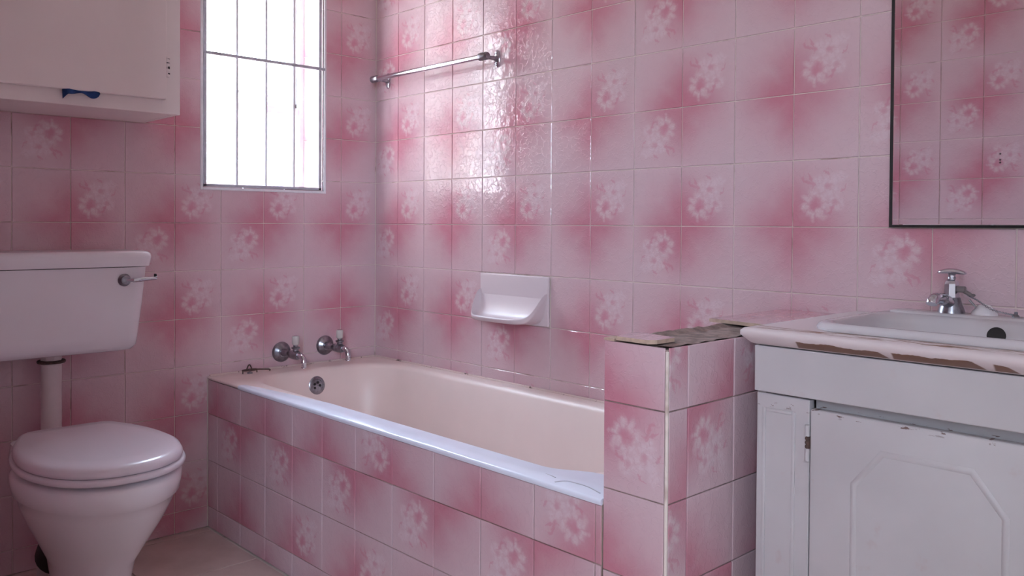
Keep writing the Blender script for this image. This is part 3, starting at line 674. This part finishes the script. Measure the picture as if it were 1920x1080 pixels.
for z, l in ((1.391, 0.007), (1.404, 0.014), (1.421, 0.006), (1.434, 0.003)): obj('hinge_chip', lathe((CX+0.0212, -0.8905+0.001*math.sin(z*900), z), (0, 0, 1), [(0.0030, 0), (0.0058, l*0.3), (0.0056, l*0.7), (0.002, l)], 8), 'dark_gap', hg)
# blue cloth poking out under the cabinet door
bm = bmesh.new(); pts = []
n = 22
for i in range(n+1):
    t = i/n; y = -1.163+0.090*t
    dep = 0.010+0.013*max(0, 1-t/0.12)+0.006*math.exp(-((t-0.8)/0.16)**2)-0.006*math.exp(-((t-0.5)/0.2)**2)
    if t > 0.93: dep *= (1-t)/0.07+0.15
    x = CX+0.0175+0.003*math.sin(t*9)
    pts.append([Vector((x-0.002, y, 1.345)), Vector((x+0.011, y, 1.3195)), Vector((x+0.013+0.003*math.sin(t*14), y, 1.3195-dep)), Vector((x+0.010+0.003*math.sin(t*14), y, 1.3192-dep)), Vector((x+0.006, y, 1.3195)), Vector((x-0.006, y, 1.345))])
tag(obj('blue_cloth', loft(pts), 'blue_cloth', None, True, 60), 'crumpled dark blue cloth poking out below the wall cabinet door', 'cloth')

# ------------------------------------------------------------------ vanity
vc = thing('vanity_cabinet', 'white painted vanity cabinet with arched door panel beside the half wall', 'cabinet', (2.118, -0.22, 0.0))
VX0, VX1, VY = 1.826, 2.410, -0.440
bm = bmesh.new()
box(bm, VX0, VX0+0.016, VY+0.004, -0.004, 0, 0.768); box(bm, VX1-0.016, VX1, VY+0.004, -0.004, 0, 0.768)
box(bm, VX0+0.016, VX1-0.016, -0.012, -0.004, 0, 0.768); box(bm, VX0+0.016, VX1-0.016, VY+0.03, -0.012, 0.08, 0.096)
obj('carcass', bm, 'vanity_paint', vc)
bm = bmesh.new()
box(bm, VX0, 1.926, VY, VY+0.018, 0.0, 0.6825, 0.002, 2); box(bm, 2.309, VX1, VY, VY+0.018, 0.0, 0.6825, 0.002, 2)
box(bm, 1.926, 2.309, VY+0.0005, VY+0.018, 0.0, 0.095, 0.002, 2); box(bm, 1.926, 2.309, VY+0.024, VY+0.030, 0.640, 0.6825)
obj('face_frame', bm, 'vanity_paint', vc)
obj('top_rail', B(VX0-0.0005, VX1+0.0005, VY-0.009, VY+0.018, 0.6865, 0.768, 0.002, 2), 'vanity_paint', vc)
def ring_panel(x0, x1, z0, z1, w_, y, parent):
    bm = bmesh.new()
    for a in ((x0, x0+w_, z0, z1), (x1-w_, x1, z0, z1), (x0+w_, x1-w_, z0, z0+w_), (x0+w_, x1-w_, z1-w_, z1)): box(bm, a[0], a[1], y-0.0018, y+0.002, a[2], a[3], 0.0009, 2)
    return obj('stile_moulding', bm, 'vanity_paint', parent, True)
ring_panel(1.838, 1.900, 0.08, 0.657, 0.006, VY, vc); ring_panel(2.336, 2.398, 0.08, 0.657, 0.006, VY, vc)
DX0, DX1, DZ0, DZ1, DY = 1.930, 2.306, 0.100, 0.6690, VY-0.006
dr = obj('door', B(DX0, DX1, DY, VY+0.012, DZ0, DZ1, 0.003, 3), 'vanity_paint', vc, True)
cxd = (DX0+DX1)/2
oct_ = [(cxd-0.112, 0.20), (cxd-0.112, 0.556), (cxd-0.066, 0.616), (cxd+0.066, 0.616), (cxd+0.112, 0.556), (cxd+0.112, 0.20), (cxd+0.066, 0.14), (cxd-0.066, 0.14)]
bm = bmesh.new(); n8 = len(oct_)
def off(d):
    out = []
    for i in range(n8):
        p0, p, p1 = Vector(oct_[i-1]), Vector(oct_[i]), Vector(oct_[(i+1) % n8])
        e0 = (p-p0).normalized(); e1 = (p1-p).normalized(); nn = (Vector((-e0.y, e0.x))+Vector((-e1.y, e1.x))).normalized(); k = d/max(0.5, nn.dot(Vector((-e0.y, e0.x))))
        out.append(p+nn*k)
    return out
prev = None; first = None
for d, h in ((0.006, 0.0008), (0.004, -0.0012), (0.0, -0.0022), (-0.004, -0.0012), (-0.006, 0.0008)):
    cur = [bm.verts.new((p.x, DY+h, p.y)) for p in off(d)]
    if prev:
        for i in range(n8): bm.faces.new((prev[i], prev[(i+1) % n8], cur[(i+1) % n8], cur[i]))
    else: first = cur
    prev = cur
for i in range(n8): bm.faces.new((prev[i], prev[(i+1) % n8], first[(i+1) % n8], first[i]))
obj('arched_moulding', bm, 'vanity_paint', dr, True, 50)
for z in (0.578, 0.16):
    hg = obj('hinge', lathe((1.9245, VY-0.0035, z), (0, 0, 1), [(0.0045, 0), (0.0045, 0.062)], 10), 'vanity_paint', dr, True)
    for k in (0.022, 0.029, 0.036): obj('hinge_chip', lathe((1.9250, VY-0.0036, z+k), (0, 0, 1), [(0.0047, 0), (0.0049, 0.003), (0.0047, 0.007)], 8), 'rust', hg)
obj('door_knob', lathe((2.284, DY, 0.48), (0, -1, 0), [(0.007, 0), (0.006, 0.010), (0.014, 0.018), (0.014, 0.026), (0.006, 0.030)], 18), 'chrome', dr, True)

# counter with cut-out, painted board with flaking nosing
BX0, BX1, BY0, BY1 = 1.892, 2.346, -0.402, -0.028
CT = 0.7985
rings = []
for o_, z in ((0.020, 0.7695), (0.013, 0.7720), (0.004, 0.781), (-0.001, 0.787), (-0.001, 0.794), (0.004, CT)):
    rings.append(rrect(1.804+o_, 2.430-o_, -0.464+o_, -0.0015, (0.003, 0.003, 0.006, 0.006), z))
rings.append(rrect(BX0+0.012, BX1-0.012, BY0+0.012, BY1-0.012, 0.06, CT)); rings.append(rrect(BX0+0.012, BX1-0.012, BY0+0.012, BY1-0.012, 0.06, 0.7695))
rings.append(rings[0])
ct = obj('countertop', loft(rings, False, False), 'counter_paint', None, True, 50)
tag(ct, 'white painted counter board with flaked brown edges on the vanity cabinet', 'counter')
bs = thing('wash_basin', 'white inset wash basin sunk in the flaking vanity counter', 'basin', ((BX0+BX1)/2, -0.21, 0.66))
def br(o_, z, r=0.07, back=0.0): return rrect(BX0+o_, BX1-o_, BY0+o_, BY1-o_-back, r, z)
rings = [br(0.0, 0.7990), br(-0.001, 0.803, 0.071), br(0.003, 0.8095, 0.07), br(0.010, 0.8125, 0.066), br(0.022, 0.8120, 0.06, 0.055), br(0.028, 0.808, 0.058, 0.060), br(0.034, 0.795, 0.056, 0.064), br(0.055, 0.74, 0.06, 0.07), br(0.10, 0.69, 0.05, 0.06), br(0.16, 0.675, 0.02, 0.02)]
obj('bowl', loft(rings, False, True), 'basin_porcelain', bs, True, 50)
# raised tap shelf behind the bowl
rings = [rrect(BX0+0.020, BX1-0.020, BY1-0.072, BY1-0.006, 0.02, z) if i == 0 else rrect(BX0+0.020+o_, BX1-0.020-o_, BY1-0.072+o_, BY1-0.006-o_, 0.02, z) for i, (o_, z) in enumerate(((0.0, 0.811), (0.003, 0.815), (0.008, 0.8165)))]
obj('tap_shelf', loft(rings), 'basin_porcelain', bs, True, 50)
oh = obj('overflow_hole', lathe((2.121, -0.1295, 0.7865), (0, -1, 0.25), [(0.0, 0), (0.0155, 0), (0.0158, 0.0015), (0.0, 0.0015)], 24), 'dark_gap', bs)
TX, TY, TZ = 2.022, -0.062, 0.8165
tp = thing('basin_tap', 'chrome pillar tap with winged handle on the wash basin', 'tap', (TX, TY, TZ))
obj('tap_skirt', lathe((TX, TY, TZ), (0, 0, 1), [(0.0, 0), (0.024, 0), (0.0235, 0.003), (0.018, 0.020), (0.0155, 0.030), (0.0, 0.030)], 24), 'chrome_dull', tp, True)
obj('tap_body', lathe((TX, TY, TZ+0.026), (0, 0, 1), [(0.014, 0), (0.0145, 0.004), (0.0135, 0.030), (0.011, 0.036), (0.007, 0.038), (0.007, 0.046), (0.0, 0.046)], 8), 'chrome', tp)
obj('spout', tube(curve_pts([(TX, TY-0.006, TZ+0.018), (TX-0.003, TY-0.035, TZ+0.027), (TX-0.004, TY-0.062, TZ+0.031), (TX-0.005, TY-0.082, TZ+0.028), (TX-0.005, TY-0.087, TZ+0.021)], 6), [0.012]*8+[0.0105]*10+[0.010]*7, 14), 'chrome', tp, True)
hw = bmesh.new(); rings = []
for t in [i/20 for i in range(21)]:
    s = -1+2*t; hgt = 0.0045*(1-s*s)**0.5+0.0012; wd = 0.011*(1-s*s)**0.5+0.0022
    rings.append([Vector((TX+s*0.026, TY+wd*math.cos(a), TZ+0.0765+0.0035*(1-s*s)+hgt*math.sin(a))) for a in (2*PI*k/12 for k in range(12))])
obj('winged_handle', loft(rings), 'chrome', tp, True, 60)
obj('handle_stem', lathe((TX, TY, TZ+0.066), (0, 0, 1), [(0.0075, 0), (0.006, 0.006), (0.008, 0.012)], 14), 'chrome_dull', tp, True)
# blanking cover and plug chain
bl = obj('tap_hole_cover', lathe((2.078, -0.055, TZ), (0, 0, 1), [(0.0, 0), (0.023, 0), (0.022, 0.004), (0.010, 0.018), (0.0, 0.020)], 20), 'porcelain', None, True)
tag(bl, 'small white cone cover next to the chrome tap on the wash basin', 'tap cover')
ch = thing('plug_chain', 'thin metal plug chain hanging from the basin tap', 'chain', (2.07, -0.06, TZ))
path = curve_pts([(TX+0.013, TY-0.002, TZ+0.050), (TX+0.030, TY-0.004, TZ+0.036), (TX+0.046, TY-0.006, TZ+0.028), (TX+0.075, TY-0.012, TZ+0.012), (TX+0.100, TY-0.010, TZ+0.006), (TX+0.112, TY-0.008, TZ+0.004)], 10)
bm = bmesh.new()
for i in range(0, len(path)-1):
    a, b = path[i], path[i+1]; m_ = (a+b)/2; d, u, v = frame_for(b-a); L = (b-a).length*0.62; s_ = u if i % 2 else v
    tube([m_+d*math.cos(t)*L+s_*math.sin(t)*0.0016 for t in (2*PI*k/10 for k in range(11))], 0.0006, 5, bm)
obj('links', bm, 'chrome_dull', ch, True)
obj('chain_clip', B(TX+0.010, TX+0.026, TY-0.008, TY+0.004, TZ+0.040, TZ+0.052, 0.003, 2), 'rubber_grey', ch, True)
obj('clip_tail', tube(curve_pts([(TX+0.022, TY-0.002, TZ+0.043), (TX+0.034, TY-0.003, TZ+0.037), (TX+0.043, TY-0.003, TZ+0.036)], 5), [0.004]*6+[0.0028]*4+[0.0012], 8), 'rubber_grey', ch, True)
obj('chain_toggle', tube([(TX+0.034, TY-0.007, TZ+0.027), (TX+0.046, TY-0.009, TZ+0.014)], [0.0022, 0.0016], 8), 'chrome_dull', ch, True)
obj('chain_stay', lathe((TX+0.113, TY-0.008, TZ), (0, 0, 1), [(0.0, 0), (0.007, 0), (0.006, 0.003), (0.003, 0.006), (0.003, 0.010), (0.0, 0.011)], 14), 'chrome_dull', ch, True)

# ------------------------------------------------------------------ mirror
mr = thing('wall_mirror', 'frameless mirror on the tiled wall above the wash basin', 'mirror', (2.118, -0.003, 0.985))
obj('backing', B(1.8795, 2.351, -0.008, -0.0006, 0.9805, 1.80), 'dark_gap', mr)
obj('mirror_glass', B(1.8875, 2.349, -0.0130, -0.0082, 0.9855, 1.798, 0.0015, 2), 'mirror_silver', mr)
for z in (1.219, 1.229, 1.251):
    o = obj('screw_hole', lathe((1.604, FY, z), (0, 1, 0), [(0.0, 0), (0.0035, 0), (0.0035, 0.0006), (0.0, 0.0006)], 10), 'dark_gap', wall_front)
